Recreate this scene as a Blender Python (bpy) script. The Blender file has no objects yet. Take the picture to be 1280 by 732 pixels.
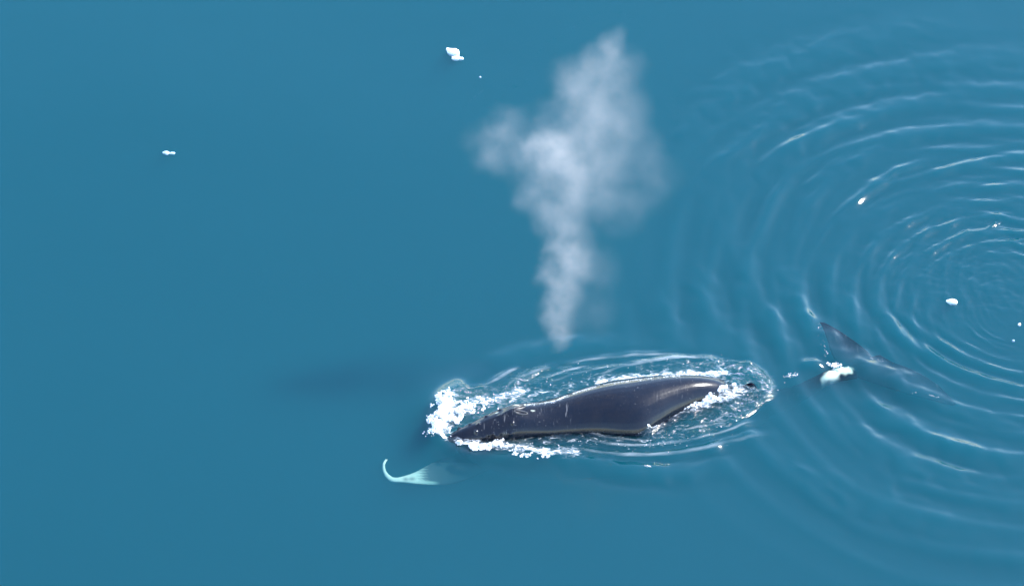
import bpy, bmesh, math, random
import numpy as np
from mathutils import Vector, Matrix

random.seed(7)
rng = np.random.default_rng(11)
S = bpy.context.scene
COL = S.collection

# ------------------------------------------------------------------ camera
PITCH = math.radians(46.0)
DIST = 80.0
PXM = 38.8                                   # photo pixels per metre at the aim point
cam_d = bpy.data.cameras.new('camera')
cam_d.sensor_width = 36.0
cam_d.lens = 36.0 * DIST / (1280.0 / PXM)
cam_d.clip_end = 12000.0
cam = bpy.data.objects.new('camera', cam_d)
COL.objects.link(cam)
CP, SP = math.cos(PITCH), math.sin(PITCH)
CAM = np.array([0.0, -DIST * CP, DIST * SP])
cam.location = CAM
cam.rotation_euler = (math.radians(90) - PITCH, 0, 0)
S.camera = cam

# ------------------------------------------------------------------ sky, sun, exposure
SUN_EL, SUN_AZ = math.radians(46.0), math.radians(69.0)    # azimuth from +Y towards +X
w = bpy.data.worlds.new('World')
S.world = w
w.use_nodes = True
wn, wl = w.node_tree.nodes, w.node_tree.links
sky = wn.new('ShaderNodeTexSky')
sky.sky_type = 'NISHITA'
sky.sun_disc = False
sky.sun_elevation = SUN_EL
sky.sun_rotation = SUN_AZ
sky.air_density = 1.0
sky.dust_density = 0.2
sky.ozone_density = 2.2
wl.new(sky.outputs[0], wn['Background'].inputs[0])
wn['Background'].inputs[1].default_value = 0.15
sd = bpy.data.lights.new('sun', 'SUN')
sd.energy = 2.6
sd.angle = math.radians(0.5)
sd.color = (1.0, 0.965, 0.92)
sun = bpy.data.objects.new('sun', sd)
COL.objects.link(sun)
sdir = Vector((math.sin(SUN_AZ) * math.cos(SUN_EL), math.cos(SUN_AZ) * math.cos(SUN_EL), math.sin(SUN_EL)))
sun.rotation_euler = sdir.to_track_quat('Z', 'Y').to_euler()
sun.location = (30, 40, 60)

S.view_settings.view_transform = 'Standard'
S.view_settings.look = 'None'
S.view_settings.exposure = 2.32
S.view_settings.gamma = 1.0
S.cycles.use_denoising = True
S.cycles.volume_bounces = 1
S.cycles.max_bounces = 8
S.cycles.transparent_max_bounces = 16
S.cycles.volume_max_steps = 256


# ------------------------------------------------------------------ helpers
def G(px, py, z=0.0):
    """point of the photograph -> point at height z in the place"""
    px, py = np.asarray(px, float), np.asarray(py, float)
    f = DIST * PXM
    dx, dyv = (px - 640.0) / f, (366.0 - py) / f
    d = np.stack([dx, CP + dyv * SP, -SP + dyv * CP], -1)
    t = (np.asarray(z, float) - CAM[2]) / d[..., 2]
    return CAM + d * t[..., None]


def GL(pts, z=0.0):
    a = np.array(pts, float)
    return G(a[:, 0], a[:, 1], z)[:, :2]


_perm = rng.permutation(512)
_grad = rng.uniform(0, 2 * math.pi, 512)


def noise2(x, y, seed=0):
    x, y = x + seed * 17.31, y - seed * 9.73
    xi, yi = np.floor(x).astype(int), np.floor(y).astype(int)
    xf, yf = x - xi, y - yi

    def g(ix, iy, fx, fy):
        a = _grad[_perm[(ix + _perm[iy & 511]) & 511]]
        return np.cos(a) * fx + np.sin(a) * fy
    u = xf ** 3 * (xf * (xf * 6 - 15) + 10)
    v = yf ** 3 * (yf * (yf * 6 - 15) + 10)
    n0 = g(xi, yi, xf, yf) * (1 - u) + g(xi + 1, yi, xf - 1, yf) * u
    n1 = g(xi, yi + 1, xf, yf - 1) * (1 - u) + g(xi + 1, yi + 1, xf - 1, yf - 1) * u
    return (n0 * (1 - v) + n1 * v) * 1.5


def fbm(x, y, oct=3, seed=0, gain=0.5):
    s, a = 0, 1.0
    for i in range(oct):
        s = s + a * noise2(x * 2 ** i, y * 2 ** i, seed + i * 5)
        a *= gain
    return s


def sstep(a, b, x):
    t = np.clip((x - a) / (b - a), 0, 1)
    return t * t * (3 - 2 * t)


def dist_poly(X, Y, P, closed=False, W=None):
    """distance to a polyline, and the value W interpolated at the nearest point"""
    best = np.full(X.shape, 1e9)
    val = np.zeros(X.shape)
    n = len(P)
    for i in range(n if closed else n - 1):
        a, b = P[i], P[(i + 1) % n]
        e = b - a
        t = np.clip(((X - a[0]) * e[0] + (Y - a[1]) * e[1]) / (e @ e + 1e-12), 0, 1)
        d = np.hypot(X - a[0] - t * e[0], Y - a[1] - t * e[1])
        m = d < best
        best[m] = d[m]
        if W is not None:
            val[m] = (W[i] + (W[(i + 1) % n] - W[i]) * t)[m]
    return (best, val) if W is not None else best


def inside(X, Y, P):
    r = np.zeros(X.shape, bool)
    n = len(P)
    for i in range(n):
        a, b = P[i], P[(i + 1) % n]
        c = (a[1] > Y) != (b[1] > Y)
        with np.errstate(divide='ignore', invalid='ignore'):
            xx = (b[0] - a[0]) * (Y - a[1]) / (b[1] - a[1]) + a[0]
        r ^= c & (X < xx)
    return r


def smooth_poly(P, n=160, closed=True):
    """Catmull-Rom through the points"""
    P = np.array(P, float)
    m = len(P)
    out = []
    segs = m if closed else m - 1
    k = max(2, n // segs)
    for i in range(segs):
        if closed:
            p0, p1, p2, p3 = P[(i - 1) % m], P[i], P[(i + 1) % m], P[(i + 2) % m]
        else:
            p0, p1, p2, p3 = P[max(i - 1, 0)], P[i], P[i + 1], P[min(i + 2, m - 1)]
        for j in range(k):
            t = j / k
            out.append(0.5 * (2 * p1 + (p2 - p0) * t + (2 * p0 - 5 * p1 + 4 * p2 - p3) * t * t + (3 * p1 - p0 - 3 * p2 + p3) * t ** 3))
    if not closed:
        out.append(P[-1])
    return np.array(out)


def tag(o, label=None, cat=None, group=None, kind=None):
    if label: o['label'] = label
    if cat: o['category'] = cat
    if group: o['group'] = group
    if kind: o['kind'] = kind
    return o


def mesh_np(name, V, F, mat=None, smooth=True, link=True):
    """V (n,3), F (m,k) numpy -> mesh object"""
    me = bpy.data.meshes.new(name)
    V = np.ascontiguousarray(V, np.float32)
    F = np.ascontiguousarray(F, np.int32)
    k = F.shape[1]
    me.vertices.add(len(V)); me.vertices.foreach_set('co', V.ravel())
    me.loops.add(F.size); me.loops.foreach_set('vertex_index', F.ravel())
    me.polygons.add(len(F))
    me.polygons.foreach_set('loop_start', np.arange(len(F), dtype=np.int32) * k)
    me.polygons.foreach_set('use_smooth', np.full(len(F), smooth))
    me.update(calc_edges=True)
    o = bpy.data.objects.new(name, me)
    if mat: me.materials.append(mat)
    if link: COL.objects.link(o)
    return o


def set_attr(o, name, vals):
    a = o.data.attributes.new(name, 'FLOAT', 'POINT')
    a.data.foreach_set('value', np.ascontiguousarray(vals, np.float32))


class NT:
    def __init__(s, name):
        s.m = bpy.data.materials.new(name)
        s.m.use_nodes = True
        s.t = s.m.node_tree
        for n in list(s.t.nodes): s.t.nodes.remove(n)
        s.out = s.n('ShaderNodeOutputMaterial')

    def n(s, typ, **kw):
        nd = s.t.nodes.new(typ)
        for k, v in kw.items():
            if k.startswith('i_'):
                key = k[2:]
                key = int(key) if key.isdigit() else key.replace('_', ' ')
                s.set(nd.inputs[key], v)
            else:
                setattr(nd, k, v)
        return nd

    def set(s, sock, v):
        if isinstance(v, bpy.types.NodeSocket): s.t.links.new(v, sock)
        elif isinstance(v, bpy.types.Node): s.t.links.new(v.outputs[0], sock)
        else: sock.default_value = v

    def math(s, op, a, b=0.0, c=None, clamp=False):
        nd = s.n('ShaderNodeMath', operation=op, use_clamp=clamp)
        s.set(nd.inputs[0], a); s.set(nd.inputs[1], b)
        if c is not None: s.set(nd.inputs[2], c)
        return nd.outputs[0]

    def mr(s, v, a, b, c=0.0, d=1.0, smooth=True):
        nd = s.n('ShaderNodeMapRange', interpolation_type='SMOOTHSTEP' if smooth else 'LINEAR')
        for i, q in enumerate((v, a, b, c, d)): s.set(nd.inputs[i], q)
        return nd.outputs[0]

    def noise(s, vec, scale, detail=3.0, rough=0.5, dist=0.0):
        nd = s.n('ShaderNodeTexNoise')
        s.set(nd.inputs['Vector'], vec)
        nd.inputs['Scale'].default_value = scale
        nd.inputs['Detail'].default_value = detail
        nd.inputs['Roughness'].default_value = rough
        nd.inputs['Distortion'].default_value = dist
        return nd.outputs[0]

    def attr(s, name):
        return s.n('ShaderNodeAttribute', attribute_name=name).outputs['Fac']


# ------------------------------------------------------------------ materials
def mat_water():
    T = NT('clear_sea_water')
    geo = T.n('ShaderNodeNewGeometry').outputs['Position']
    chop, foam = T.attr('chop'), T.attr('foam')
    # fine relief of the surface
    stretch = T.n('ShaderNodeMapping', i_Vector=geo)
    stretch.inputs['Rotation'].default_value = (0, 0, math.radians(-14))
    stretch.inputs['Scale'].default_value = (0.55, 1.25, 1)
    n1 = T.noise(stretch, 5.0, 4.0, 0.6, 0.4)
    n2 = T.noise(geo, 1.3, 2.0, 0.5)
    amp = T.math('MULTIPLY', chop, 0.15)
    hgt = T.math('ADD', T.math('MULTIPLY', n1, amp), T.math('MULTIPLY', n2, 0.006))
    bump = T.n('ShaderNodeBump')
    bump.inputs['Strength'].default_value = 1.0
    bump.inputs['Distance'].default_value = 1.0
    T.set(bump.inputs['Height'], hgt)
    lw = T.n('ShaderNodeLayerWeight')
    lw.inputs['Blend'].default_value = 0.5
    T.set(lw.inputs['Normal'], bump)
    f5 = T.math('POWER', lw.outputs['Facing'], 5.0)
    fr = T.math('MULTIPLY_ADD', f5, 0.966, 0.034, clamp=True)
    tr = T.n('ShaderNodeBsdfTransparent')
    gl = T.n('ShaderNodeBsdfGlossy')
    gl.inputs['Roughness'].default_value = 0.07
    T.set(gl.inputs['Normal'], bump)
    mix = T.n('ShaderNodeMixShader')
    T.set(mix.inputs[0], fr); T.set(mix.inputs[1], tr); T.set(mix.inputs[2], gl)
    # thin lace of bubbles, and pale crest lines painted for bright reflections
    fn = T.noise(stretch, 7.0, 6.0, 0.68, 0.9)
    fac = T.mr(T.math('ADD', fn, T.math('MULTIPLY', foam, 0.36)), 0.62, 1.0, 0.0, 0.9)
    fac = T.math('MULTIPLY', fac, T.mr(foam, 0.0, 0.12))
    gleam = T.math('MULTIPLY', T.mr(T.attr('crest_gleam'), 0.15, 1.0, 0.0, 0.19), T.mr(T.noise(stretch, 1.6, 4, 0.6), 0.3, 0.7, 0.15, 1.0))
    fac = T.math('MAXIMUM', fac, gleam)
    fd = T.n('ShaderNodeBsdfDiffuse')
    fd.inputs['Color'].default_value = (0.72, 0.76, 0.78, 1)
    T.set(fd.inputs['Normal'], bump)
    mix2 = T.n('ShaderNodeMixShader')
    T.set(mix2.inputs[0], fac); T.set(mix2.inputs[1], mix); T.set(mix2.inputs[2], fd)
    T.set(T.out.inputs['Surface'], mix2)
    sc = T.n('ShaderNodeVolumeScatter')
    sc.inputs['Color'].default_value = WATER_SCATTER
    sc.inputs['Density'].default_value = WATER_SD
    ab = T.n('ShaderNodeVolumeAbsorption')
    ab.inputs['Color'].default_value = WATER_ABS
    ab.inputs['Density'].default_value = WATER_AD
    ad = T.n('ShaderNodeAddShader')
    T.set(ad.inputs[0], sc); T.set(ad.inputs[1], ab)
    T.set(T.out.inputs['Volume'], ad)
    return T.m


WATER_SCATTER = (0.05, 0.76, 1.0, 1)
WATER_SD = 0.25
WATER_ABS = (0.0417, 0.4267, 0.4667, 1)
WATER_AD = 1.5


def mat_bed():
    T = NT('deep_blue_silt')
    geo = T.n('ShaderNodeNewGeometry').outputs['Position']
    n = T.noise(geo, 0.05, 3)
    ramp = T.n('ShaderNodeValToRGB')
    T.set(ramp.inputs[0], n)
    ramp.color_ramp.elements[0].color = (0.006, 0.035, 0.06, 1)
    ramp.color_ramp.elements[1].color = (0.009, 0.045, 0.075, 1)
    b = T.n('ShaderNodeBsdfDiffuse')
    T.set(b.inputs['Color'], ramp)
    T.set(T.out.inputs['Surface'], b)
    return T.m


def mat_skin():
    T = NT('wet_whale_skin')
    tc = T.n('ShaderNodeTexCoord').outputs['Object']
    white, grey = T.attr('white_skin'), T.attr('grey_skin')
    n = T.noise(tc, 2.6, 7, 0.68)
    ramp = T.n('ShaderNodeValToRGB')
    T.set(ramp.inputs[0], n)
    e = ramp.color_ramp.elements
    e[0].position, e[0].color = 0.35, (0.002, 0.0035, 0.008, 1)
    e[1].position, e[1].color = 0.7, (0.006, 0.006, 0.009, 1)
    # fine scratches, three directions
    sc = None
    for i, (rot, scl) in enumerate((((0, 0.3, 1.3), (26, 2.2, 9)), ((0.4, 0, 0.5), (24, 2.6, 7)), ((0, 0.2, 2.3), (30, 3, 8)))):
        mp = T.n('ShaderNodeMapping', i_Vector=tc)
        mp.inputs['Rotation'].default_value = rot
        mp.inputs['Scale'].default_value = scl
        v = T.mr(T.noise(mp, 0.55, 2, 0.5, 0.3), 0.66, 0.76)
        sc = v if sc is None else T.math('MAXIMUM', sc, v)
    sc = T.math('MULTIPLY', sc, T.mr(T.noise(tc, 0.9, 2), 0.45, 0.66, 0.0, 0.4))
    speck = T.math('MULTIPLY', T.mr(T.noise(tc, 16, 2), 0.66, 0.76), T.mr(T.noise(tc, 1.1, 2), 0.5, 0.62, 0, 0.6))
    sc = T.math('MAXIMUM', sc, speck)
    mx = T.n('ShaderNodeMix', data_type='RGBA')
    T.set(mx.inputs[0], sc); T.set(mx.inputs[6], ramp.outputs[0]); mx.inputs[7].default_value = (0.15, 0.148, 0.15, 1)
    mg = T.n('ShaderNodeMix', data_type='RGBA')
    T.set(mg.inputs[0], grey); T.set(mg.inputs[6], mx.outputs[2]); mg.inputs[7].default_value = (0.20, 0.20, 0.19, 1)
    mw = T.n('ShaderNodeMix', data_type='RGBA')
    T.set(mw.inputs[0], white); T.set(mw.inputs[6], mg.outputs[2]); mw.inputs[7].default_value = (0.48, 0.52, 0.42, 1)
    p = T.n('ShaderNodeBsdfPrincipled')
    T.set(p.inputs['Base Color'], mw.outputs[2])
    T.set(p.inputs['Roughness'], T.mr(T.noise(tc, 3.0, 4), 0.3, 0.7, 0.22, 0.38))
    p.inputs['IOR'].default_value = 1.38
    zed = T.n('ShaderNodeSeparateXYZ', i_0=T.n('ShaderNodeNewGeometry').outputs['Position']).outputs['Z']
    wet = T.mr(zed, -0.04, 0.05)                      # skin against water hardly reflects
    T.set(p.inputs['Specular IOR Level'], T.math('MULTIPLY', wet, 0.05))
    T.set(p.inputs['Coat Weight'], T.math('MULTIPLY', wet, 0.9))
    p.inputs['Coat Roughness'].default_value = 0.15
    p.inputs['Coat IOR'].default_value = 1.37
    bp = T.n('ShaderNodeBump')
    bp.inputs['Strength'].default_value = 0.3
    bp.inputs['Distance'].default_value = 0.03
    T.set(bp.inputs['Height'], T.math('ADD', T.noise(tc, 6, 5, 0.6), T.math('MULTIPLY', sc, 0.3)))
    T.set(p.inputs['Normal'], bp)
    T.set(T.out.inputs['Surface'], p)
    return T.m


def mat_foam():
    T = NT('white_foam')
    tc = T.n('ShaderNodeTexCoord').outputs['Object']
    ramp = T.n('ShaderNodeValToRGB')
    T.set(ramp.inputs[0], T.noise(tc, 9, 4))
    e = ramp.color_ramp.elements
    e[0].position, e[0].color = 0.3, (0.66, 0.70, 0.72, 1)
    e[1].position, e[1].color = 0.6, (0.86, 0.87, 0.87, 1)
    p = T.n('ShaderNodeBsdfPrincipled')
    T.set(p.inputs['Base Color'], ramp)
    p.inputs['Roughness'].default_value = 0.55
    tr = T.n('ShaderNodeBsdfTransparent')
    mx = T.n('ShaderNodeMixShader')
    T.set(mx.inputs[0], T.mr(T.noise(tc, 5.0, 5, 0.65), 0.36, 0.60, 0.25, 1.0))
    T.set(mx.inputs[1], tr); T.set(mx.inputs[2], p)
    T.set(T.out.inputs['Surface'], mx)
    return T.m


def mat_ice(name, col):
    T = NT(name)
    tc = T.n('ShaderNodeTexCoord').outputs['Object']
    ramp = T.n('ShaderNodeValToRGB')
    T.set(ramp.inputs[0], T.noise(tc, 8, 4))
    e = ramp.color_ramp.elements
    e[0].position, e[0].color = 0.35, tuple(c * 0.8 for c in col) + (1,)
    e[1].position, e[1].color = 0.65, col + (1,)
    p = T.n('ShaderNodeBsdfPrincipled')
    T.set(p.inputs['Base Color'], ramp)
    p.inputs['Roughness'].default_value = 0.35
    bp = T.n('ShaderNodeBump')
    bp.inputs['Strength'].default_value = 0.6
    bp.inputs['Distance'].default_value = 0.02
    T.set(bp.inputs['Height'], T.noise(tc, 14, 4))
    T.set(p.inputs['Normal'], bp)
    T.set(T.out.inputs['Surface'], p)
    return T.m


# ------------------------------------------------------------------ layout of whale and wake (metres)
HEAD = G(560, 549)[:2]
TAIL = G(1000, 470)[:2]
AX = (TAIL - HEAD) / np.linalg.norm(TAIL - HEAD)
LT = np.array([-AX[1], AX[0]])                          # towards the far side

OVAL = smooth_poly(GL([(541, 541), (549, 505), (572, 487), (600, 481), (622, 474), (645, 461), (690, 452), (740, 449), (800, 447), (860, 442),
                       (905, 444), (945, 455), (972, 472), (968, 496), (935, 520), (890, 545), (840, 560), (780, 572), (720, 576), (660, 574), (610, 567), (565, 558)]), 140)
RINGC = G(1266, 392)[:2]
RINGC2 = G(1330, 345)[:2]
REAR_RIDGE = smooth_poly(GL([(808, 537), (816, 526), (830, 517), (848, 509), (866, 504), (882, 500), (893, 492), (906, 486), (919, 481)]), 40, False)
BOW_EDGE = smooth_poly(GL([(545, 548), (548, 520), (553, 500), (572, 488)]), 24, False)


# single crest lines (photo points, height m, half width m)
CRESTS = [
    ([(598, 487), (620, 477), (640, 464), (650, 459)], .055, .15), ([(628, 486), (655, 471), (675, 463), (694, 458)], .055, .15), ([(655, 486), (690, 470), (720, 460), (742, 456)], .055, .13),
    ([(672, 484), (715, 469), (760, 458), (805, 450)], .060, .13), ([(735, 472), (775, 459), (830, 449), (872, 445)], .050, .12), ([(700, 455), (750, 448), (805, 443), (850, 441)], .055, .15),
    ([(790, 452), (850, 446), (900, 447)], .040, .12), ([(610, 455), (660, 438), (720, 430), (790, 430)], .030, .35),
    ([(700, 556), (735, 562), (770, 567), (810, 568), (870, 562), (930, 547), (965, 540)], .085, .18), ([(715, 545), (755, 553), (800, 556), (850, 551), (885, 543)], .060, .13),
    ([(640, 572), (690, 572), (740, 579), (790, 587), (850, 590), (920, 580)], .080, .30), ([(730, 539), (760, 546), (800, 550), (835, 547)], .045, .10), ([(850, 538), (885, 531), (915, 522)], .04, .11),
    ([(870, 548), (910, 537), (945, 524)], .05, .12), ([(870, 530), (895, 523), (920, 512)], .03, .10),
    ([(545, 546), (560, 562), (585, 572), (620, 574), (660, 577)], .06, .16),
    ([(1098, 350), (1098, 378), (1110, 402), (1140, 430), (1185, 457), (1230, 475), (1290, 492)], .060, .20), ([(1125, 388), (1150, 412), (1190, 436), (1240, 458), (1290, 472)], .045, .16),
    ([(1165, 400), (1190, 422), (1230, 443), (1290, 460)], .030, .12), ([(1206, 403), (1220, 418), (1243, 431)], .022, .07), ([(1224, 408), (1238, 420), (1256, 428)], .024, .06), ([(1215, 404), (1232, 420), (1250, 430), (1275, 437)], .014, .06),
    ([(1112, 345), (1128, 326), (1150, 313)], .045, .13), ([(1085, 232), (1120, 216), (1152, 205)], .045, .20), ([(1165, 218), (1210, 207), (1290, 195)], .050, .20), ([(1180, 265), (1210, 259), (1240, 254)], .040, .13),
    ([(1195, 246), (1240, 236), (1290, 230)], .040, .15), ([(1233, 287), (1242, 282), (1251, 277)], .050, .07), ([(1215, 300), (1245, 293), (1290, 291)], .032, .10), ([(1225, 312), (1250, 305), (1290, 300)], .030, .08),
    ([(1150, 290), (1180, 272), (1205, 262)], .035, .14), ([(1160, 318), (1190, 300), (1215, 288)], .032, .12), ([(1060, 205), (1110, 180), (1180, 165), (1290, 150)], .040, .30), ([(1040, 290), (1075, 245), (1110, 222)], .035, .22),
    ([(975, 330), (1000, 390), (1040, 430)], .045, .40), ([(925, 300), (945, 370), (985, 425), (1020, 452)], .040, .42), ([(1040, 330), (1055, 380), (1085, 420)], .035, .35),
    ([(1075, 498), (1130, 530), (1200, 558), (1290, 585)], .050, .38), ([(1010, 500), (1080, 550), (1180, 600), (1290, 632)], .045, .48), ([(940, 545), (1030, 600), (1150, 650), (1290, 690)], .040, .60),
    ([(1110, 478), (1180, 508), (1290, 540)], .045, .28),
    ([(885, 290), (900, 215), (955, 150), (1060, 105), (1180, 80), (1290, 72)], .035, .55), ([(950, 255), (985, 195), (1060, 150), (1160, 125), (1290, 112)], .035, .42), ([(1000, 270), (1035, 220), (1100, 185)], .030, .32),
    ([(868, 330), (885, 390), (925, 440)], .035, .50), ([(820, 340), (835, 400), (870, 436)], .025, .50), ([(985, 520), (1060, 575), (1160, 625), (1290, 660)], .025, .40),
    ([(845, 260), (870, 170), (940, 100), (1060, 55), (1200, 30)], .028, .70),
]


def ridge(H, X, Y, P, h, wd):
    P = smooth_poly(GL(P), 26, False)
    m = (X > P[:, 0].min() - 3 * wd) & (X < P[:, 0].max() + 3 * wd) & (Y > P[:, 1].min() - 3 * wd) & (Y < P[:, 1].max() + 3 * wd)
    if not m.any(): return
    W = np.sin(np.linspace(0.08, math.pi - 0.08, len(P))) ** 0.8
    x, y = X[m], Y[m]
    x = x + 0.35 * wd * noise2(x * 1.7, y * 1.7, 91); y = y + 0.35 * wd * noise2(x * 1.7, y * 1.7, 92)
    d, v = dist_poly(x, y, P, False, W)
    t = d / wd
    H[m] += h * v * (np.exp(-t ** 2) - 0.35 * np.exp(-((t - 1.7) / 0.8) ** 2)) * (0.8 + 0.4 * noise2(x * 1.3, y * 1.3, 93))


def water_fields(X, Y):
    """height, chop, thin-foam amount and painted crest gleam of the water surface"""
    H = 0.085 * noise2(X * 0.085, Y * 0.075, 3) + 0.012 * noise2(X * 0.24, Y * 0.2, 4) + 0.0025 * noise2(X * 0.8, Y * 0.7, 5)
    # --- rings left by the tail stroke
    wx, wy = X + 0.3 * noise2(X * .16, Y * .16, 21), Y + 0.3 * noise2(X * .16, Y * .16, 22)
    r0 = np.hypot(X - RINGC[0], Y - RINGC[1])
    far = sstep(-0.25, 0.45, (Y - RINGC[1]) / (r0 + 1e-6))            # the far sector is choppier
    quiet = 1 - 0.7 * np.exp(-(dist_poly(X, Y, GL([(1035, 430), (1060, 455), (1110, 468), (1160, 488)])) / 0.95) ** 2)   # the flukes damp the rings
    for k, (ox, oy, amp, a0, a1, sd0) in enumerate(((0, 0, .24, .26, .095, 31), (1.6, 1.3, .10, .22, .082, 32), (-0.9, 1.0, .095, .28, .065, 36), (0.7, -0.8, .07, .20, .11, 37))):
        dx, dy = wx - RINGC[0] - ox, wy - RINGC[1] - oy
        r, th = np.hypot(dx, dy), np.arctan2(dy, dx)
        lam = a0 + a1 * r
        ph = 2 * math.pi / a1 * np.log(lam) + 1.1 * noise2(np.cos(th) * 2.2, np.sin(th) * 2.2 + r * 0.35, sd0)
        sl = amp * sstep(1.6, 3.8, r) * (1 - 0.30 * sstep(5.0, 9.5, r)) * (1 - sstep(9.0, 14.0, r)) + 0.05 * sstep(0.4, 1.2, r) * (1 - sstep(2.6, 4.5, r))
        sl = sl * np.clip(0.78 + 0.6 * noise2(np.cos(th) * 3.0 + 7 * k, np.sin(th) * 3.0 + r * 0.45, sd0 + 9), 0.0, 1.4)
        if k: sl = sl * (0.25 + 0.75 * far)
        else: sl = sl * (1.0 - 0.15 * far)
        sl = sl * quiet
        H += sl * lam / (2 * math.pi) * (np.cos(ph) + 0.25 * np.cos(2 * ph))
    near = np.exp(-(r0 / 5.6) ** 2)
    H += near * 0.024 * fbm(X * 0.8 - .5 * Y, Y * 1.6 + .4 * X, 4, 41, 0.55) * (0.30 + 0.9 * far)
    H += np.exp(-(r0 / 2.8) ** 2) * 0.0045 * np.cos(2 * math.pi * r0 / 0.21 + 3 * noise2(X * .5, Y * .5, 43)) * np.clip(noise2(X * .6, Y * .8, 44) + .35, 0, 1)
    # --- wake round the whale
    d = np.full(X.shape, 20.0)
    ins = np.zeros(X.shape, bool)
    m = (X > OVAL[:, 0].min() - 4) & (X < OVAL[:, 0].max() + 4) & (Y > OVAL[:, 1].min() - 4) & (Y < OVAL[:, 1].max() + 4)
    if m.any():
        d[m] = dist_poly(X[m], Y[m], OVAL, True)
        ins[m] = inside(X[m], Y[m], OVAL)
    sd_ = np.where(ins, -d, d) + 0.10 * noise2(X * 0.8, Y * 0.8, 51)
    s = (X - HEAD[0]) * AX[0] + (Y - HEAD[1]) * AX[1]
    l = (X - HEAD[0]) * LT[0] + (Y - HEAD[1]) * LT[1]
    front = np.exp(-((s - 0.2) / 2.6) ** 2)
    calm_tail = 1 - sstep(8.8, 11.5, s)
    # broad swell pushed ahead of the head and down both sides
    H += 0.13 * np.exp(-(np.maximum(sd_, 0) / 0.85) ** 2) * front * sstep(-2.4, -0.4, s)
    H += 0.05 * np.exp(-(np.maximum(sd_, 0) / 0.8) ** 2) * calm_tail
    # crest lines inside, running along the body
    q = -np.minimum(sd_, 0)
    wob = 0.30 * noise2(X * 0.5, Y * 0.7, 53)
    cr = np.cos(2 * math.pi * (q + wob) / 0.36)
    ampc = 0.020 * np.exp(-q / 1.1) * sstep(1.2, 3.0, s) * np.clip(.3 + 1.2 * noise2(s * .6, l * 1.4, 54), 0, 1)
    H += np.where(ins, ampc * (cr + 0.4 * np.maximum(cr, 0) ** 4), 0)
    infac = sstep(0.05, -0.35, sd_)
    tail_chop = np.exp(-((s - 9.2) / 1.6) ** 2)
    head_chop = np.exp(-((s - 0.7) / 1.8) ** 2)
    chopn = fbm(s * 1.9 + .7 * l, l * 4.6, 4, 61, 0.62)
    H += infac * 0.060 * chopn * (0.22 + 0.9 * tail_chop + 0.75 * head_chop)
    for (P, h, wd) in CRESTS: ridge(H, X, Y, P, h * (2.3 if wd > .3 else 1.7 if wd > .19 else 1.05), wd)
    # water washing back over the rear flank
    dr = dist_poly(X, Y, REAR_RIDGE)
    H += 0.16 * np.exp(-(dr / 0.22) ** 2) + 0.05 * np.exp(-(dr / 0.3) ** 2) * fbm(X * 5, Y * 5, 2, 63)
    # bow wall of water
    db = dist_poly(X, Y, BOW_EDGE)
    H += 0.16 * np.exp(-(db / 0.28) ** 2)
    # humps over the small dorsal fin, the tail stock and the flukes
    for (px, py, hh, rx, ry) in ((934, 468, .15, .50, .22), (1014, 454, .17, .36, .22)):
        c0 = G(px, py)
        H += hh * np.exp(-((X - c0[0]) / rx) ** 2 - ((Y - c0[1]) / ry) ** 2)
    ridge(H, X, Y, [(1026, 410), (1036, 432), (1056, 449), (1088, 462), (1130, 477), (1180, 497)], .19, .46)
    chop = infac * (0.22 + 0.78 * np.maximum(tail_chop, head_chop)) + 0.10 * np.exp(-(r0 / 4.5) ** 2)
    # thin foam
    fo = np.zeros_like(X)
    for (P, wd, am) in ((((556, 505), (575, 515), (600, 505), (625, 500), (650, 490)), .40, .62), (((545, 545), (556, 520), (556, 500)), .42, 1.0),
                        (((570, 556), (610, 558), (650, 561), (690, 566), (720, 566)), .24, .7), (((815, 530), (850, 512), (890, 500), (925, 487)), .26, .75),
                        (((750, 478), (820, 470), (905, 466)), .22, .9), (((860, 540), (920, 515), (955, 492), (960, 470)), .5, .22),
                        (((660, 548), (730, 548), (800, 552), (860, 535)), .35, .28), (((800, 455), (880, 452), (940, 465)), .45, .25),
                        (((640, 500), (700, 488), (760, 470)), .35, .36), (((900, 500), (950, 485)), .5, .25)):
        fo = np.maximum(fo, am * np.exp(-(dist_poly(X, Y, GL(P)) / wd) ** 2))
    fo = fo * sstep(0.12, -0.12, sd_)
    st = np.zeros_like(X)  # pale lines painted along wake crests in place of bright reflections
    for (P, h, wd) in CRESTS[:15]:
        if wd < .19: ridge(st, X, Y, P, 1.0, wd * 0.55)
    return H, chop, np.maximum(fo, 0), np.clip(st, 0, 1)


def axis_coords(breaks, steps):
    """evenly spaced stretches near the scene, growing steps out to the horizon"""
    c = np.concatenate([np.arange(a, b - 1e-6, st) for a, b, st in zip(breaks[:-1], breaks[1:], steps)])
    g = 0.08 * 1.35 ** np.arange(1, 36)
    out = np.cumsum(g)
    out = out[out < 5200]
    return np.concatenate([c[0] - out[::-1], c, c[-1] + out])


xs = axis_coords([-19.5, -3.4, 9.6, 12.0, 17.5, 22.5], [.08, .03, .05, .035, .06])
ys = axis_coords([-12.5, -8.6, -2.2, 3.6, 8.0, 16.5], [.08, .03, .04, .06, .08])
XX, YY = np.meshgrid(xs, ys)
HH, CH, FO, ST = water_fields(XX, YY)
nx, ny = len(xs), len(ys)
idx = np.arange(nx * ny).reshape(ny, nx)
F = np.stack([idx[:-1, :-1], idx[:-1, 1:], idx[1:, 1:], idx[1:, :-1]], -1).reshape(-1, 4)
water = mesh_np('water', np.stack([XX, YY, HH], -1).reshape(-1, 3), F, mat_water())
set_attr(water, 'chop', CH.ravel())
set_attr(water, 'foam', FO.ravel())
set_attr(water, 'crest_gleam', ST.ravel())
tag(water, 'calm clear blue sea with spreading ripple rings', 'sea', kind='structure')

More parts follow.
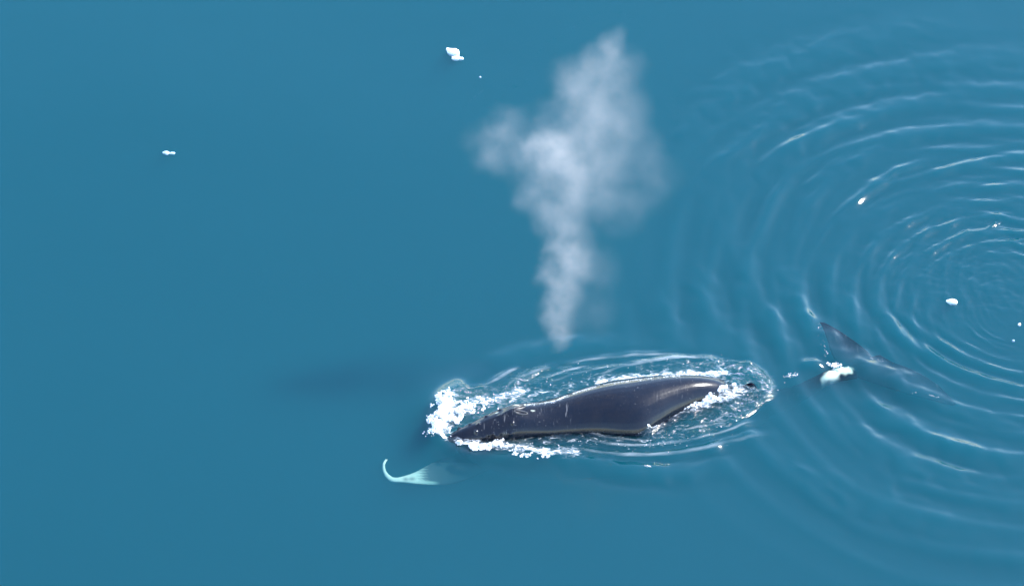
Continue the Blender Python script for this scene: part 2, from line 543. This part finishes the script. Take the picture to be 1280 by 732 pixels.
bed = mesh_np('seabed', np.array([[-5000, -5000, -14], [5000, -5000, -14], [5000, 5000, -14], [-5000, 5000, -14]]), np.array([[0, 1, 2, 3]]), mat_bed())
tag(bed, 'dark blue depth far below the sea surface', 'seabed', kind='structure')


def wz(x, y):
    return water_fields(np.atleast_1d(np.asarray(x, float)), np.atleast_1d(np.asarray(y, float)))[0]


# ------------------------------------------------------------------ the whale: one continuous body
def loft(secs, n=28, power=2.0):
    """secs: list of (centre, vecA, vecB) -> closed tube"""
    V, Fq = [], []
    for (c, a, b) in secs:
        c, a, b = np.array(c, float), np.array(a, float), np.array(b, float)
        for k in range(n):
            t = 2 * math.pi * k / n
            ct, st = math.cos(t), math.sin(t)
            V.append(c + a * math.copysign(abs(ct) ** (2 / power), ct) + b * math.copysign(abs(st) ** (2 / power), st))
    m = len(secs)
    for i in range(m - 1):
        for k in range(n):
            Fq.append((i * n + k, i * n + (k + 1) % n, (i + 1) * n + (k + 1) % n, (i + 1) * n + k))
    return V, Fq, [tuple(range(n))[::-1], tuple((m - 1) * n + k for k in range(n))]


def interp_table(tab, num):
    t = np.array(tab, float)
    u = np.linspace(t[0, 0], t[-1, 0], num)
    P = smooth_poly(t, num * 4, False)
    return np.stack([np.interp(u, P[:, 0], P[:, j]) for j in range(t.shape[1])], 1)


UPV = np.array([0, 0, 1.0])
A3, L3 = np.array([AX[0], AX[1], 0]), np.array([LT[0], LT[1], 0])
H3 = np.array([HEAD[0], HEAD[1], 0])
parts = []
# s, lateral, zc, half width, half height       upper head, back, tail stock
BODY = [(0.00, 0.00, 0.02, 0.08, 0.08), (0.3, 0.02, 0.00, 0.22, 0.20), (0.8, 0.03, 0.00, 0.36, 0.35), (1.5, 0.08, -0.03, 0.53, 0.56), (2.1, 0.10, -0.05, 0.62, 0.69),
        (2.6, 0.10, -0.08, 0.66, 0.67), (3.1, 0.08, -0.14, 0.70, 0.68), (3.8, 0.09, -0.22, 0.80, 0.79), (4.6, 0.08, -0.32, 0.98, 0.99), (5.3, 0.02, -0.43, 1.16, 1.16),
        (5.9, -0.02, -0.43, 1.18, 1.16), (6.5, 0.05, -0.34, 1.01, 1.04), (7.0, 0.12, -0.26, 0.84, 0.90), (7.4, 0.15, -0.24, 0.72, 0.82), (7.8, 0.17, -0.24, 0.62, 0.75),
        (8.2, 0.18, -0.26, 0.54, 0.66), (8.6, 0.18, -0.32, 0.46, 0.56), (8.9, 0.17, -0.42, 0.42, 0.48), (9.6, 0.12, -0.80, 0.40, 0.42), (10.2, 0.05, -1.05, 0.38, 0.46),
        (11.0, 0.02, -0.95, 0.28, 0.38), (11.7, 0.0, -0.58, 0.25, 0.26), (12.1, 0.0, -0.34, 0.24, 0.20), (12.4, 0.0, -0.27, 0.25, 0.18), (12.9, -0.02, -0.26, 0.24, 0.14), (13.1, -0.02, -0.36, .2, .1)]
secs = []
for (s_, la, zc, hw, hh) in interp_table(BODY, 90):
    secs.append((H3 + A3 * s_ + L3 * la + UPV * zc, L3 * hw, UPV * hh))
parts.append(loft(secs, 36))
# lower jaw and throat
JAW = [(0.25, 0, -0.42, 0.16, 0.12), (0.8, 0, -0.68, 0.50, 0.34), (1.6, 0, -0.95, 0.80, 0.60), (2.6, 0, -1.15, 1.00, 0.82), (3.8, 0, -1.30, 1.15, 0.98), (5.2, 0, -1.35, 1.25, 1.08),
       (6.5, 0, -1.35, 1.20, 1.03), (7.8, 0, -1.32, 1.00, 0.90), (9.0, 0, -1.28, 0.70, 0.70), (10.2, 0, -1.20, 0.42, 0.50)]
parts.append(loft([(H3 + A3 * s_ + L3 * la + UPV * zc, L3 * hw, UPV * hh) for (s_, la, zc, hw, hh) in interp_table(JAW, 40)], 32))
# ridge with the raised guard before the blowhole
RID = [(0.10, 0.0, 0.08, 0.05, 0.06), (1.0, .06, 0.33, 0.08, 0.08), (1.7, .10, 0.50, 0.12, 0.09), (2.05, .12, 0.57, 0.19, 0.12), (2.35, .12, 0.55, 0.16, 0.08), (2.7, .1, .50, .1, .06)]
parts.append(loft([(H3 + A3 * s_ + L3 * la + UPV * zc, L3 * hw, UPV * hh) for (s_, la, zc, hw, hh) in interp_table(RID, 24)], 20))
# dorsal fin, just awash
dfn = []
for t in np.linspace(0, 1, 8):
    c = H3 + A3 * (9.35 + 0.32 * t) + L3 * 0.1 + UPV * (-0.32 + 0.30 * t)
    dfn.append((c, A3 * (0.52 * (1 - t) ** 0.8 + 0.05), L3 * (0.10 * (1 - t) + 0.03)))
parts.append(loft(dfn, 20))


def fin(pairs, thick, n=26, sub=28):
    t = np.array(pairs, float)                       # LEx, LEy, TEx, TEy, z, thickness
    P = smooth_poly(t, sub, False)
    out = []
    for row in P:
        a, b = G(row[0], row[1], row[4]), G(row[2], row[3], row[4])
        out.append(((a + b) / 2, (b - a) / 2, UPV * row[5]))
    return loft(out, n)


# flukes
parts.append(fin([(1052, 460, 1094, 460, -0.36, .12), (1046, 454, 1096, 454, -0.40, .11), (1039, 442, 1086, 440, -0.33, .09), (1033, 424, 1066, 424, -0.27, .06), (1028, 410, 1046, 411, -0.2, .045), (1024, 402, 1031, 403, -0.16, .04)], .1))
parts.append(fin([(1056, 463, 1100, 443, -0.36, .12), (1072, 472, 1116, 452, -0.40, .11), (1100, 482, 1142, 462, -0.43, .08), (1135, 493, 1167, 476, -0.50, .06), (1166, 501, 1184, 491, -0.54, .045), (1190, 507, 1196, 505, -0.65, .04)], .1))
# near flipper, white towards its tip
FLIP = [(612, 546, 640, 570, -1.5, .18), (585, 560, 604, 590, -1.1, .15), (562, 570, 568, 604, -0.78, .11), (540, 578, 541, 606, -0.60, .09), (520, 589, 521, 605, -0.46, .07), (505, 594.5, 504, 603, -0.40, .06),
        (494, 596.5, 490, 602, -0.38, .05), (487, 593, 482.5, 597, -0.38, .045), (482.5, 587, 478, 588, -0.38, .045), (482, 580, 478, 579, -0.32, .04), (485, 574, 482, 573, -0.34, .035)]
parts.append(fin(FLIP, .1, 22, 60))
# far flipper, deep under the body
ff = []
for t in np.linspace(0, 1, 14):
    c = H3 + A3 * (3.9 + 1.6 * t) + L3 * (0.7 + 2.6 * t) + UPV * (-1.1 - 1.3 * t)
    ff.append((c, A3 * (0.42 * (1 - t) ** 0.6 + 0.06), UPV * (0.15 * (1 - t) + 0.04)))
parts.append(loft(ff, 20))
# knobs along the upper jaw
for i in range(22):
    s_ = rng.uniform(0.4, 2.2); side = rng.choice([-1, -0.55, 0.0, 0.5, 1]) * rng.uniform(.75, 1)
    tb = np.array([np.interp(s_, [r_[0] for r_ in BODY], [r_[j] for r_ in BODY]) for j in range(5)])
    a = side * 1.15
    c = H3 + A3 * s_ + L3 * (tb[1] + math.sin(a) * tb[3]) + UPV * (tb[2] + math.cos(a) * tb[4])
    rr = rng.uniform(.04, .065)
    parts.append(loft([(c + A3 * rr * math.sin(q), L3 * rr * math.cos(q) * 1.0, UPV * rr * math.cos(q)) for q in np.linspace(-1.4, 1.4, 7)], 10))

bm = bmesh.new()
for V, Fq, caps in parts:
    vs = [bm.verts.new(v) for v in V]
    for f in Fq: bm.faces.new([vs[i] for i in f])
    for f in caps: bm.faces.new([vs[i] for i in f])
bmesh.ops.recalc_face_normals(bm, faces=bm.faces)
tm = bpy.data.meshes.new('tmp'); bm.to_mesh(tm); bm.free()
tob = bpy.data.objects.new('tmp', tm); COL.objects.link(tob)
rm = tob.modifiers.new('r', 'REMESH'); rm.mode = 'VOXEL'; rm.voxel_size = 0.03
sm = tob.modifiers.new('s', 'SMOOTH'); sm.iterations = 5; sm.factor = 0.5
dg = bpy.context.evaluated_depsgraph_get()
wm = bpy.data.meshes.new_from_object(tob.evaluated_get(dg))
bpy.data.objects.remove(tob)
wm.name = 'body'
wm.polygons.foreach_set('use_smooth', np.ones(len(wm.polygons), bool))
whale_root = bpy.data.objects.new('whale', None)
COL.objects.link(whale_root)
whale = bpy.data.objects.new('body', wm)
whale.parent = whale_root
COL.objects.link(whale)
wm.materials.clear(); wm.materials.append(mat_skin())
co = np.zeros(len(wm.vertices) * 3, np.float32); wm.vertices.foreach_get('co', co); co = co.reshape(-1, 3).astype(float)
# put the origin at the snout
wm.vertices.foreach_set('co', (co - H3).astype(np.float32).ravel()); whale_root.location = H3


def to_px(P):
    d = P - CAM
    f = DIST * PXM
    depth = d[:, 1] * CP - d[:, 2] * SP
    return 640 + f * d[:, 0] / depth, 366 - f * (d[:, 1] * SP + d[:, 2] * CP) / depth


# natural white and grey pigment, laid out in the whale's own plan (metres), measured once here
PX, PY = to_px(co)
flip = (co[:, 2] < -0.05) & (((PX < 640) & (PY > 550) & (co[:, 1] < H3[1] - 0.35 + 0.2 * (co[:, 0] - H3[0]))) | (PX < 515))
edge = 527 + 3 * np.sin(PY * 1.9) + 2 * np.sin(PY * 4.1)
white = np.where(flip, sstep(9, -7, PX - edge), 0)
low = np.where(flip & (PX < 552), sstep(2.0, 0.2, np.abs(PY - (601.5 + (PX - 520) * 0.10)) - 1.2) * sstep(552, 540, PX), 0)
white = np.maximum(white, low * .9)
for (a, b, rr) in ((507, 598.5, 3.2), (515, 598, 4.0)):
    white *= 1 - 0.75 * np.exp(-((PX - a) / rr) ** 2 - ((PY - b) / 2.2) ** 2) * flip
pt = dist_poly(co[:, 0], co[:, 1], GL([(1036, 469), (1047, 464), (1060, 459)], -0.1))
white = np.maximum(white, sstep(0.25, 0.08, pt + 0.10 * noise2(co[:, 0] * 5, co[:, 1] * 5, 71)))
for (a, b, ln) in ((645, 511, .12), (637, 509, .08), (621, 520, .06), (653, 513, .05), (666, 519, .07)):
    c0 = G(a, b, 0.35)
    dd = np.hypot((co[:, 0] - c0[0]) / (ln * 1.2), (co[:, 1] - c0[1]) / (ln * .5))
    white = np.maximum(white, 0.6 * sstep(1.0, 0.5, dd) * (co[:, 2] > 0))
grey = np.where(flip, 0.42 * sstep(640, 525, PX), 0.0)
set_attr(whale, 'white_skin', white)
set_attr(whale, 'grey_skin', grey)
tag(whale_root, 'dark humpbacked whale surfacing with white patched flipper and tail just under water', 'whale')

# paired blowholes behind the raised guard: swollen rims round dark slits, lying on the skin
from mathutils.bvhtree import BVHTree
bvh = BVHTree.FromObject(whale, bpy.context.evaluated_depsgraph_get())
TS = NT('nostril_skin')
_p = TS.n('ShaderNodeBsdfPrincipled')
_r = TS.n('ShaderNodeValToRGB')
TS.set(_r.inputs[0], TS.noise(TS.n('ShaderNodeTexCoord').outputs['Object'], 14, 4))
_r.color_ramp.elements[0].color = (0.012, 0.012, 0.014, 1); _r.color_ramp.elements[1].color = (0.035, 0.033, 0.034, 1)
TS.set(_p.inputs['Base Color'], _r); _p.inputs['Roughness'].default_value = 0.3
TS.set(TS.out.inputs['Surface'], _p)
for sd2 in (-1, 1):
    V, Fq = [], []
    n1, n2_ = 28, 8
    for i_ in range(n1):
        a = 2 * math.pi * i_ / n1
        base = A3 * (2.28 + 0.19 * math.cos(a)) + L3 * (0.11 + sd2 * (0.10 + 0.05 * math.cos(a)) + 0.055 * math.sin(a))
        out = A3 * math.cos(a) + L3 * math.sin(a)
        hit = bvh.ray_cast(Vector((base[0], base[1], 3.0)), Vector((0, 0, -1)))
        zz = hit[0].z if hit[0] is not None else 0.5
        for j_ in range(n2_):
            b = 2 * math.pi * j_ / n2_
            V.append(np.array([base[0], base[1], zz]) + out * 0.032 * math.cos(b) + UPV * 0.036 * math.sin(b))
    for i_ in range(n1):
        for j_ in range(n2_):
            Fq.append((i_ * n2_ + j_, ((i_ + 1) % n1) * n2_ + j_, ((i_ + 1) % n1) * n2_ + (j_ + 1) % n2_, i_ * n2_ + (j_ + 1) % n2_))
    no = mesh_np('blowhole', np.array(V), np.array(Fq), TS.m)
    no.parent = whale_root

# ------------------------------------------------------------------ foam: clumps of small bubbles
ico_v, ico_f = None, None
_b = bmesh.new(); bmesh.ops.create_icosphere(_b, subdivisions=1, radius=1)
ico_v = np.array([v.co[:] for v in _b.verts]); ico_f = np.array([[v.index for v in f.verts] for f in _b.faces]); _b.free()
FOAM = mat_foam()


def bubbles(name, pos, rad, label, cat='foam'):
    n = len(pos)
    sc_ = rad[:, None] * rng.uniform(0.7, 1.3, (n, 3))
    V = pos[:, None, :] + ico_v[None] * sc_[:, None, :] * rng.uniform(0.85, 1.15, (n, len(ico_v), 1))
    F = ico_f[None] + (np.arange(n) * len(ico_v))[:, None, None]
    o = mesh_np(name, V.reshape(-1, 3), F.reshape(-1, 3), FOAM)
    return tag(o, label, cat, kind='stuff')


def scatter_line(P, W, n, rmin, rmax, high, thr=-0.1, nsc=3.0, jit=1.0):
    """points round a line P (photo px) with half width W (m)"""
    Pg = smooth_poly(GL(P), 60, False)
    seg = np.r_[0, np.cumsum(np.hypot(*np.diff(Pg, axis=0).T))]
    W = np.interp(np.linspace(0, 1, len(Pg)), np.linspace(0, 1, len(W)), W)
    u = rng.uniform(0, seg[-1], n)
    x, y, ww = np.interp(u, seg, Pg[:, 0]), np.interp(u, seg, Pg[:, 1]), np.interp(u, seg, W)
    g = rng.normal(0, .55, (n, 2))
    x, y = x + g[:, 0] * ww, y + g[:, 1] * ww
    keep = fbm(x * nsc, y * nsc, 3, 81, 0.6) > thr + 0.35 * np.hypot(g[:, 0], g[:, 1])
    x, y, g = x[keep], y[keep], g[keep]
    z = wz(x, y) + high * rng.uniform(0, 1, len(x)) ** 1.6 * np.exp(-(g ** 2).sum(1) * 1.2) * np.clip(.6 + noise2(x * 4, y * 4, 83), .1, 1.4)
    r = rmin + (rmax - rmin) * rng.uniform(0, 1, len(x)) ** 2.2
    return np.stack([x, y, z], 1), r


def gather(*sets):
    return np.concatenate([a for a, _ in sets]), np.concatenate([b for _, b in sets])


p, r = gather(scatter_line([(553, 499), (556, 512), (552, 526), (546, 538), (544, 543)], [.14, .28, .34, .30, .12], 8500, .008, .030, .28, -.2, 3.5),
              scatter_line([(552, 527), (566, 525), (580, 518), (590, 511)], [.28, .34, .26, .12], 6500, .008, .030, .18, -.10, 3.5),
              scatter_line([(560, 500), (580, 512), (600, 505), (612, 512)], [.35, .4, .4, .3], 1400, .010, .028, .05, .12, 4.0))
bubbles('bow_foam', p, r, 'thick white foam heaped at the far side of the whale snout')
p, r = gather(scatter_line([(572, 556), (584, 559), (602, 560), (618, 557), (632, 552)], [.05, .12, .18, .17, .10], 7000, .007, .026, .10, -.15, 4.0),
              scatter_line([(634, 566), (650, 569), (668, 570), (690, 572)], [.14, .18, .16, .12], 1300, .007, .018, .03, .12, 4.5))
bubbles('cheek_foam', p, r, 'white foam spilling along the near cheek of the whale')
p, r = gather(scatter_line([(756, 478), (800, 471), (850, 467), (885, 465), (907, 467)], [.03, .05, .06, .06, .05], 2600, .006, .020, .05, -.02, 4.5))
bubbles('far_flank_foam', p, r, 'thin white foam line behind the far side of the whale back')
p, r = gather(scatter_line([(810, 536), (816, 526), (830, 517), (848, 510), (866, 505), (880, 501), (893, 493), (906, 487), (920, 482)], [.03, .06, .09, .10, .08, .09, .08, .07, .02], 5200, .007, .024, .08, -.2, 4.5),
              scatter_line([(816, 528), (813, 514)], [.03, .02], 160, .010, .024, .05, -1))
bubbles('rear_flank_foam', p, r, 'ragged white foam ridge washing over the rear of the whale back')
# white flecks standing in for rim glare, where water sheets off the back
ol = smooth_poly([(655, 508.5), (690, 504.5), (705, 498.5), (725, 491.5), (745, 485.5), (780, 479.5), (820, 474.5), (850, 472)], 60, False)
u = rng.uniform(0, len(ol) - 1.001, 2000)
px = np.interp(u, np.arange(len(ol)), ol[:, 0]); py = np.interp(u, np.arange(len(ol)), ol[:, 1]) - 3.6 + np.abs(rng.normal(0, 1.2, len(u)))
ray_d = np.stack([(px - 640) / (DIST * PXM), CP + (366 - py) / (DIST * PXM) * SP, -SP + (366 - py) / (DIST * PXM) * CP], 1)
pts = []
for dd in ray_d:
    hit = bvh.ray_cast(Vector(CAM) - Vector(H3), Vector(dd).normalized())
    if hit[0] is not None and hit[0].z > 0.1: pts.append(np.array(hit[0]) + H3)
pts = np.array(pts)
keep = fbm(pts[:, 0] * 2.2, pts[:, 1] * 2.2, 3, 88) > -0.5
pts = pts[keep]
bubbles('rim_glare_water', pts, 0.003 + .006 * rng.uniform(0, 1, len(pts)) ** 2, 'thin white flecks for rim glare and sheeting water along the top edge of the whale back')
p, r = gather(scatter_line([(560, 490), (620, 490), (700, 470), (800, 455), (900, 452)], [.5, .6, .5, .4, .4], 420, .006, .014, .012, .22, 3.5),
              scatter_line([(650, 556), (740, 556), (850, 548), (920, 520), (960, 480)], [.35, .4, .5, .7, .6], 520, .006, .014, .012, .2, 3.5),
              scatter_line([(636, 548), (690, 540), (730, 535.5), (765, 536), (800, 541)], [.06, .07, .06, .06, .05], 420, .005, .013, .012, -.05, 5.0),
              scatter_line([(980, 468), (997, 466)], [.07, .08], 40, .008, .02, .02, -1),
              scatter_line([(1024, 402), (1026, 420), (1033, 445)], [.06, .10, .06], 18, .006, .015, .02, -1),
              scatter_line([(1085, 448), (1096, 446), (1105, 453)], [.08, .1, .06], 10, .006, .014, .02, -1),
              scatter_line([(1140, 492), (1172, 498)], [.06, .05], 12, .008, .016, .02, -1),
              scatter_line([(1034, 452), (1048, 458), (1060, 460)], [.06, .09, .05], 180, .010, .026, .03, -.1),
              scatter_line([(806, 583), (816, 584)], [.04, .04], 14, .008, .02, .02, -1))
bubbles('wake_bubbles', p, r, 'scattered small bubbles and flecks across the whale wake and tail')


# ------------------------------------------------------------------ floating ice pieces
def ice_piece(lumps, mat, label, seed):
    """lumps: (px, py, half length m, half depth m, half height m, turn)"""
    base = G(lumps[0][0], lumps[0][1])
    base[2] = wz(base[0], base[1])[0]
    b = bmesh.new()
    R = random.Random(seed)
    for (px, py, a, d, h, turn) in lumps:
        c = G(px, py) - base; c[2] = 0.3 * h
        res = bmesh.ops.create_icosphere(b, subdivisions=3, radius=1)
        for v in res['verts']:
            n = v.co.normalized()
            from mathutils import noise as mn
            k = 1 + 0.30 * mn.noise(n * 1.6 + Vector((seed, 0, 0))) + 0.12 * mn.noise(n * 4 + Vector((0, seed, 0)))
            below = 1.0 + 0.12 * max(0.0, -n.z)
            q = Vector((n.x * a * k * (1 - 0.25 * n.x) * below, n.y * d * k * below, n.z * h * k * (1.0 if n.z > 0 else 2.2)))
            q.rotate(Matrix.Rotation(turn, 3, 'Z'))
            v.co = q + Vector(c)
    tmesh = bpy.data.meshes.new('tmp'); b.to_mesh(tmesh); b.free()
    t = bpy.data.objects.new('tmp', tmesh); COL.objects.link(t)
    m = t.modifiers.new('r', 'REMESH'); m.mode = 'VOXEL'; m.voxel_size = 0.016
    s_ = t.modifiers.new('s', 'SMOOTH'); s_.iterations = 2
    me = bpy.data.meshes.new_from_object(t.evaluated_get(bpy.context.evaluated_depsgraph_get()))
    bpy.data.objects.remove(t)
    me.name = 'ice_chunk'
    me.polygons.foreach_set('use_smooth', np.ones(len(me.polygons), bool))
    me.materials.clear(); me.materials.append(mat)
    o = bpy.data.objects.new('ice_chunk', me); COL.objects.link(o)
    o.location = base
    return tag(o, label, 'ice', 'small ice chunks afloat on the sea')


ICE = mat_ice('white_ice', (0.86, 0.88, 0.88))
ICEB = mat_ice('wet_blue_ice', (0.30, 0.42, 0.50))
ice_piece([(567, 65, .22, .13, .09, -0.25), (561.5, 62.5, .12, .07, .05, -.5), (571.5, 66, .10, .12, .08, 0), (571, 72.5, .17, .075, .06, 0.05), (577, 73, .09, .045, .04, 0.15)], ICE, 'largest white ice chunk, two lobed, floating left of the spout top', 3)
ice_piece([(208.5, 192, .11, .08, .04, -.2), (216, 192.4, .11, .05, .03, 0.05)], ICEB, 'dull pale blue ice chunk floating alone far left', 5)
ice_piece([(1190, 377, .14, .075, .07, -.1), (1193.5, 377.6, .10, .075, .06, 0), (1186.5, 376.6, .08, .05, .04, 0)], ICE, 'small oval white ice chunk inside the ripple rings', 8)
ice_piece([(1274.5, 406, .05, .045, .04, 0)], ICE, 'tiny white ice fleck at the right edge of the ripple rings', 12)
ice_piece([(1267, 426, .045, .035, .03, 0)], ICEB, 'tiny pale blue ice fleck below the rightmost white fleck', 14)
ice_piece([(600.5, 96.5, .04, .035, .03, 0)], ICEB, 'tiny pale fleck of ice just below right of the largest chunk', 16)

# ------------------------------------------------------------------ the spout: a leaning column of mist
B0 = G(697, 437, 0.35)
UPC = np.array([0, SP, CP]); VW = np.array([0, CP, -SP])     # the column leans away from the viewer at about 45 degrees
PUFFS = [(756, 66, 20, .8), (746, 88, 32, 1.), (772, 98, 34, .8), (712, 104, 30, .6), (726, 128, 46, 1.), (772, 142, 44, .75), (690, 186, 36, 2.3), (646, 172, 34, .55),
         (612, 182, 32, .5), (615, 205, 26, .4), (738, 178, 52, 1.1), (790, 195, 38, .45), (800, 238, 36, .28), (702, 226, 44, 1.1), (742, 228, 46, .9), (662, 246, 30, .6),
         (775, 262, 36, .28), (708, 268, 32, .8), (704, 298, 28, 1.), (722, 328, 30, 1.), (692, 340, 26, .9), (742, 335, 34, .35), (704, 366, 28, 1.), (690, 385, 24, .8),
         (699, 402, 24, .9), (698, 424, 18, .7), (735, 385, 36, .22), (702, 316, 28, .7), (710, 346, 28, .7), (698, 384, 25, .6), (697, 412, 21, .6), (820, 215, 30, .15), (690, 276, 30, .5), (724, 292, 28, .4), (628, 160, 28, .4), (636, 206, 28, .4), (660, 200, 30, .55), (680, 150, 26, .5)]


def mat_mist(puffs):
    T = NT('breath_mist')
    tc = T.n('ShaderNodeTexCoord').outputs['Object']
    n1 = T.n('ShaderNodeTexNoise'); T.set(n1.inputs['Vector'], tc)
    n1.inputs['Scale'].default_value = 0.75; n1.inputs['Detail'].default_value = 4.0; n1.inputs['Roughness'].default_value = 0.6
    off = T.n('ShaderNodeVectorMath', operation='SUBTRACT'); T.set(off.inputs[0], n1.outputs['Color']); off.inputs[1].default_value = (.5, .5, .5)
    scl = T.n('ShaderNodeVectorMath', operation='SCALE'); T.set(scl.inputs[0], off); scl.inputs['Scale'].default_value = 1.2
    pos = T.n('ShaderNodeVectorMath', operation='ADD'); T.set(pos.inputs[0], tc); T.set(pos.inputs[1], scl)
    tot = None
    for (c, rr, wt) in puffs:
        d = T.n('ShaderNodeVectorMath', operation='DISTANCE')
        T.set(d.inputs[0], pos.outputs[0]); d.inputs[1].default_value = c
        v = T.mr(d.outputs['Value'], rr * 1.12, rr * 0.35, 0.0, wt / (rr ** 0.7))
        tot = v if tot is None else T.math('ADD', tot, v)
    n2 = T.noise(tc, 1.5, 5.0, 0.6)
    den = T.math('MULTIPLY', tot, T.mr(n2, 0.28, 0.72, 0.42, 1.5))
    den = T.math('MULTIPLY', den, MIST)
    pv = T.n('ShaderNodeVolumePrincipled')
    pv.inputs['Color'].default_value = (0.97, 0.85, 0.775, 1)
    pv.inputs['Anisotropy'].default_value = -0.2
    T.set(pv.inputs['Density'], den)
    T.set(T.out.inputs['Volume'], pv)
    try:
        T.m.volume_intersection_method = 'ACCURATE'
    except Exception:
        pass
    return T.m


MIST = 0.072
pf, hull = [], bmesh.new()
for (px, py, rp, wt) in PUFFS:
    up = (437 - py) / PXM * 0.945
    c = np.array([1.0, 0, 0]) * ((px - 697) / PXM * (1 - 0.0075 * up)) + UPC * up - VW * (0.60 * up) + VW * rng.uniform(-.35, .35) * rp / PXM
    rr = rp / PXM
    pf.append((tuple(c), rr, wt))
    bmesh.ops.create_icosphere(hull, subdivisions=3, radius=rr * 1.12 + 0.42, matrix=Matrix.Translation(c))
hm = bpy.data.meshes.new('tmp'); hull.to_mesh(hm); hull.free()
ht = bpy.data.objects.new('tmp', hm); COL.objects.link(ht)
m_ = ht.modifiers.new('r', 'REMESH'); m_.mode = 'VOXEL'; m_.voxel_size = 0.22
me = bpy.data.meshes.new_from_object(ht.evaluated_get(bpy.context.evaluated_depsgraph_get()))
bpy.data.objects.remove(ht)
me.name = 'spout_mist'
me.materials.clear(); me.materials.append(mat_mist(pf))
spout = bpy.data.objects.new('spout_mist', me); COL.objects.link(spout)
spout.location = B0
tag(spout, 'pale grey column of misty breath drifting up behind the whale', 'spout', kind='stuff')
w.cycles.volume_step_size = 1.0
S.cycles.volume_step_rate = 0.5
